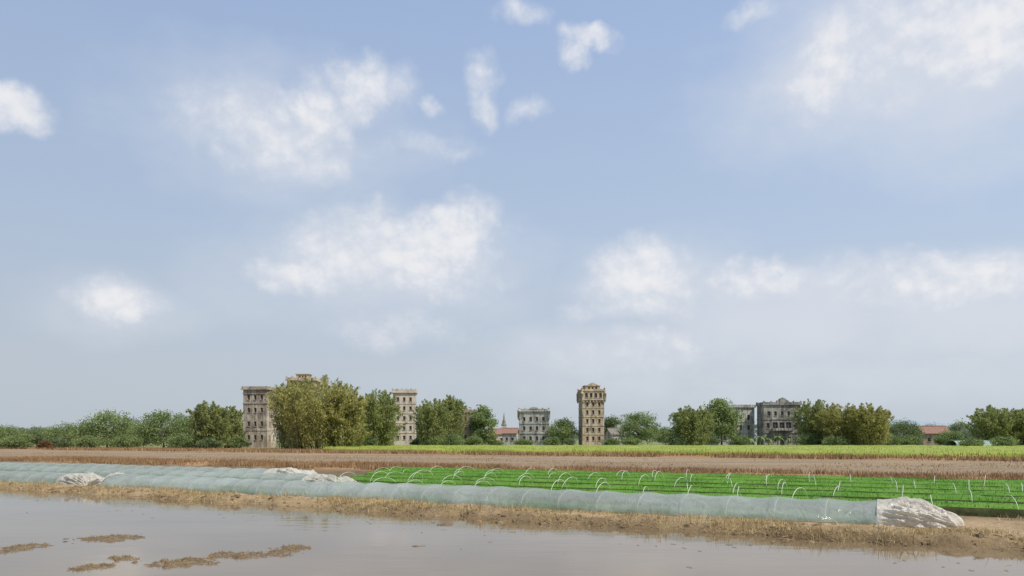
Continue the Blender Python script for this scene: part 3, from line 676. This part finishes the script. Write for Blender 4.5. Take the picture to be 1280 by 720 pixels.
wf+=[(.7,1.5,1.1,2.4),(2.5,3.3,1.1,2.4),(W/2-.55,W/2+.55,.05,2.4),(W-3.3,W-2.5,1.1,2.4),(W-1.5,W-.7,1.1,2.4)]
body(p,'wall',W,D,0,H,wf,wg(D,3,[1.7,5.4,8.6],.8,1.3),m)
for z in (3.4,7.0): slab(p,'cornice',W+.3,D+.3,z,.2,m)
slab(p,'balcony_slab',W*.58,1.0,4.05,.18,m,0,-D/2-.52); parapet(p,W*.58,1.0,4.232,.5,m,0,.12,0,-D/2-.52)
slab(p,'cornice',W+.6,D+.6,H+.002,.26,m); parapet(p,W+.5,D+.5,H+.262,.55,m,6)
Z=H+.812
q=MB(); q.prism([(-1.7,Z),(1.7,Z),(1.6,Z+.4),(1.1,Z+.5),(.9,Z+.85),(.5,Z+1.0),(0,Z+1.25),(-.5,Z+1.0),(-.9,Z+.85),(-1.1,Z+.5),(-1.6,Z+.4)],-D/2-.25,-D/2-.03); q.build('crest',m,p)
gable(1165,192,6.2,6,3.3,1.7,-10,'low house with red tiled roof between trees near the right edge',M['brick'],M['roof_red'],3)
for i,(px,Y,w,h) in enumerate([(1212,154,9,1.6),(1240,150,8,1.35)]):
    root=empty('net_tunnel',(PX(px,Y),Y,0),math.radians(10),['larger dull net tunnel near the right edge','smaller dull net tunnel nearest the right edge'][i],'net tunnel')
    m=MB(); n=12; k=10
    for a in range(k):
        for b_ in range(n):
            def q(a_,c): 
                th=math.pi*c/n; zz=h*(1-.08*math.sin(a_*2.1)**2); return (-w/2+w*a_/k,-1.8*math.cos(th),zz*math.sin(th)**.8 if 0<c<n else 0)
            m.quad(q(a,b_),q(a+1,b_),q(a+1,b_+1),q(a,b_+1))
    m.build('net',M['net'],root,True)
    for a in range(6):
        mm=MB(); mm.tube([(-w/2+w*a/5,-1.84*math.cos(math.pi*c/10),(h+.04)*abs(math.sin(math.pi*c/10))**.8) for c in range(11)],.03,5); mm.build('rib',M['net'],root)
# ------------------------------------------------------------ sky
EL=math.radians(52); AZ=math.radians(122)
w=bpy.data.worlds.new('World'); bpy.context.scene.world=w; w.use_nodes=True; nt=w.node_tree; nt.nodes.clear(); b=NB(nt)
out=b.n('ShaderNodeOutputWorld'); bg=b.n('ShaderNodeBackground'); bg.inputs[1].default_value=.1
sky=b.n('ShaderNodeTexSky',sky_type='NISHITA'); sky.sun_disc=False; sky.sun_elevation=EL; sky.sun_rotation=AZ; sky.dust_density=3; sky.air_density=1.1
tc=b.n('ShaderNodeTexCoord'); d=b.vm('NORMALIZE',tc.outputs['Generated']); sep=b.n('ShaderNodeSeparateXYZ'); b.l(d,sep.inputs[0])
az=b.math('ARCTAN2',sep.outputs[0],sep.outputs[1]); el=b.math('ARCSINE',sep.outputs[2])
eld=b.mr(el,0,math.radians(60),0,1)
haze=b.ramp(eld,[(0,(.575,.64,.70)),(.10,(.555,.625,.72)),(.25,(.485,.595,.765)),(.50,(.385,.51,.755)),(1,(.27,.40,.68))])
hz10=b.vm('SCALE',haze); hz10.node.inputs['Scale'].default_value=10
base=b.mix(.88,sky.outputs[0],hz10)
lr=b.mr(az,-.7,.7,.92,1.05); sc=b.n('ShaderNodeVectorMath',operation='SCALE'); b.l(base,sc.inputs[0]); b.l(lr,sc.inputs['Scale']); base=sc.outputs[0]
cv=b.n('ShaderNodeCombineXYZ'); b.l(az,cv.inputs[0]); b.l(el,cv.inputs[1]); V=cv.outputs[0]
wn=b.noise(V,8,3,.55); wof=b.vm('SCALE',b.vm('SUBTRACT',wn.outputs['Color'],(.5,.5,.5))); wof.node.inputs['Scale'].default_value=.065
wn2=b.noise(V,26,4,.62); wof2=b.vm('SCALE',b.vm('SUBTRACT',wn2.outputs['Color'],(.5,.5,.5))); wof2.node.inputs['Scale'].default_value=.034
VW=b.vm('ADD',b.vm('ADD',V,wof),wof2)
def blobs(cl,grow,src):
    mx=None
    for (px,py,rx,ry,wt) in cl:
        ca=math.atan((px-640)/F); ce=math.atan((HY-py)/F*math.cos(ca)); irx=1/(rx*grow/F*math.cos(ca)**2); iry=1/(ry*grow/F*math.cos(ca)*math.cos(ce)**2)
        q=b.vm('MULTIPLY',b.vm('SUBTRACT',src,(ca,ce,0)),(irx,iry,0)); d2=b.vm('DOT_PRODUCT',q,q,out=1)
        fq=b.math('MULTIPLY_ADD',d2,-wt*.8-.12,wt)
        mx=fq if mx is None else b.math('MAXIMUM',mx,fq)
    return mx
clouds=[(330,162,95,44,.72),(395,135,44,36,.95),(375,205,45,20,.45),(465,105,52,36,.85),(15,128,48,28,1.0),(148,372,58,22,.85),
(495,312,118,48,.85),(565,292,52,40,1.05),(440,322,75,36,.8),(380,348,56,24,.85),(525,350,95,28,.55),(805,340,66,38,1.0),(800,375,62,26,.6),(760,350,30,24,.6),
(955,350,80,22,.65),(1170,348,135,32,.75),(1060,345,55,22,.5),(1150,55,165,62,.6),(1235,45,110,58,.9),(1035,85,44,50,.85),
(738,48,32,17,.75),(712,76,15,18,.6),(607,92,20,22,.6),(604,125,16,22,.5),(650,24,28,18,.6),(537,128,12,13,.6),(660,140,22,14,.4),(932,8,28,16,.65),(540,175,50,16,.35),(420,205,18,20,.45),
(515,418,70,20,.45),(720,390,22,13,.45),(790,440,80,24,.36)]
mx=b.math('MAXIMUM',blobs(clouds,1.22,VW),-.8)
Vn=b.vm('MULTIPLY',V,(1,1.15,1))
def puff(v):
    fn=b.noise(v,10,8,.6); vo=b.noise(v,24,4,.55)
    return b.math('ADD',b.math('MULTIPLY',b.math('SUBTRACT',fn.outputs[0],.5),1.6),b.math('MULTIPLY',b.math('SUBTRACT',b.math('ABSOLUTE',b.math('SUBTRACT',vo.outputs[0],.5)),.07),1.0))
p1=puff(Vn); p2=puff(b.vm('ADD',Vn,(.006,.014,0)))
dens=b.math('ADD',mx,p1)
al=b.mr(dens,-.32,1.1,0,.86,True)
rel=b.math('SUBTRACT',p1,p2)
lit=b.mr(b.math('ADD',b.math('MULTIPLY',rel,1.1),b.math('MULTIPLY',dens,.5)),-.2,.75,0,1,True)
cc=b.mix(lit,(6.7,7.1,7.9),(8.9,8.8,8.9))
soft=blobs([(1010,395,230,60,.65),(1200,385,190,65,.7),(790,440,170,40,.45),(470,340,190,75,.45),(820,360,110,60,.5),(1150,80,250,130,.65),(350,160,180,90,.4),(1000,470,420,40,.35),(150,385,110,40,.3)],1.35,b.vm('ADD',V,wof))
sn=b.noise(b.vm('MULTIPLY',V,(1,1.8,1)),6,6,.58)
sa=b.mr(b.math('ADD',b.math('MAXIMUM',soft,-.25),b.math('MULTIPLY',b.math('SUBTRACT',sn.outputs[0],.5),.9)),-.15,.8,0,.66,True)
base2=b.mix(sa,base,(7.2,7.5,8.1))
top=b.mix(al,base2,cc)
b.l(top,bg.inputs[0]); b.l(bg.outputs[0],out.inputs[0])
try: w.cycles.sampling_method='MANUAL'; w.cycles.sample_map_resolution=512
except Exception: pass
L=bpy.data.lights.new('sun','SUN'); L.energy=4.6; L.angle=math.radians(.6); L.color=(1,.93,.80); so=bpy.data.objects.new('sun',L); col.objects.link(so)
sd=Vector((math.sin(AZ)*math.cos(EL),math.cos(AZ)*math.cos(EL),math.sin(EL))); so.rotation_euler=sd.to_track_quat('Z','Y').to_euler(); so.location=(30,-20,60)
c=bpy.data.cameras.new('camera'); c.sensor_width=36; c.lens=F*36/1280; c.shift_y=(HY-360)/1280; c.clip_end=12000; c.clip_start=.1
co=bpy.data.objects.new('camera',c); col.objects.link(co); co.location=(0,0,CH); co.rotation_euler=(math.pi/2,0,0); bpy.context.scene.camera=co
vs=bpy.context.scene.view_settings; vs.view_transform='Standard'; vs.look='None'; vs.exposure=0
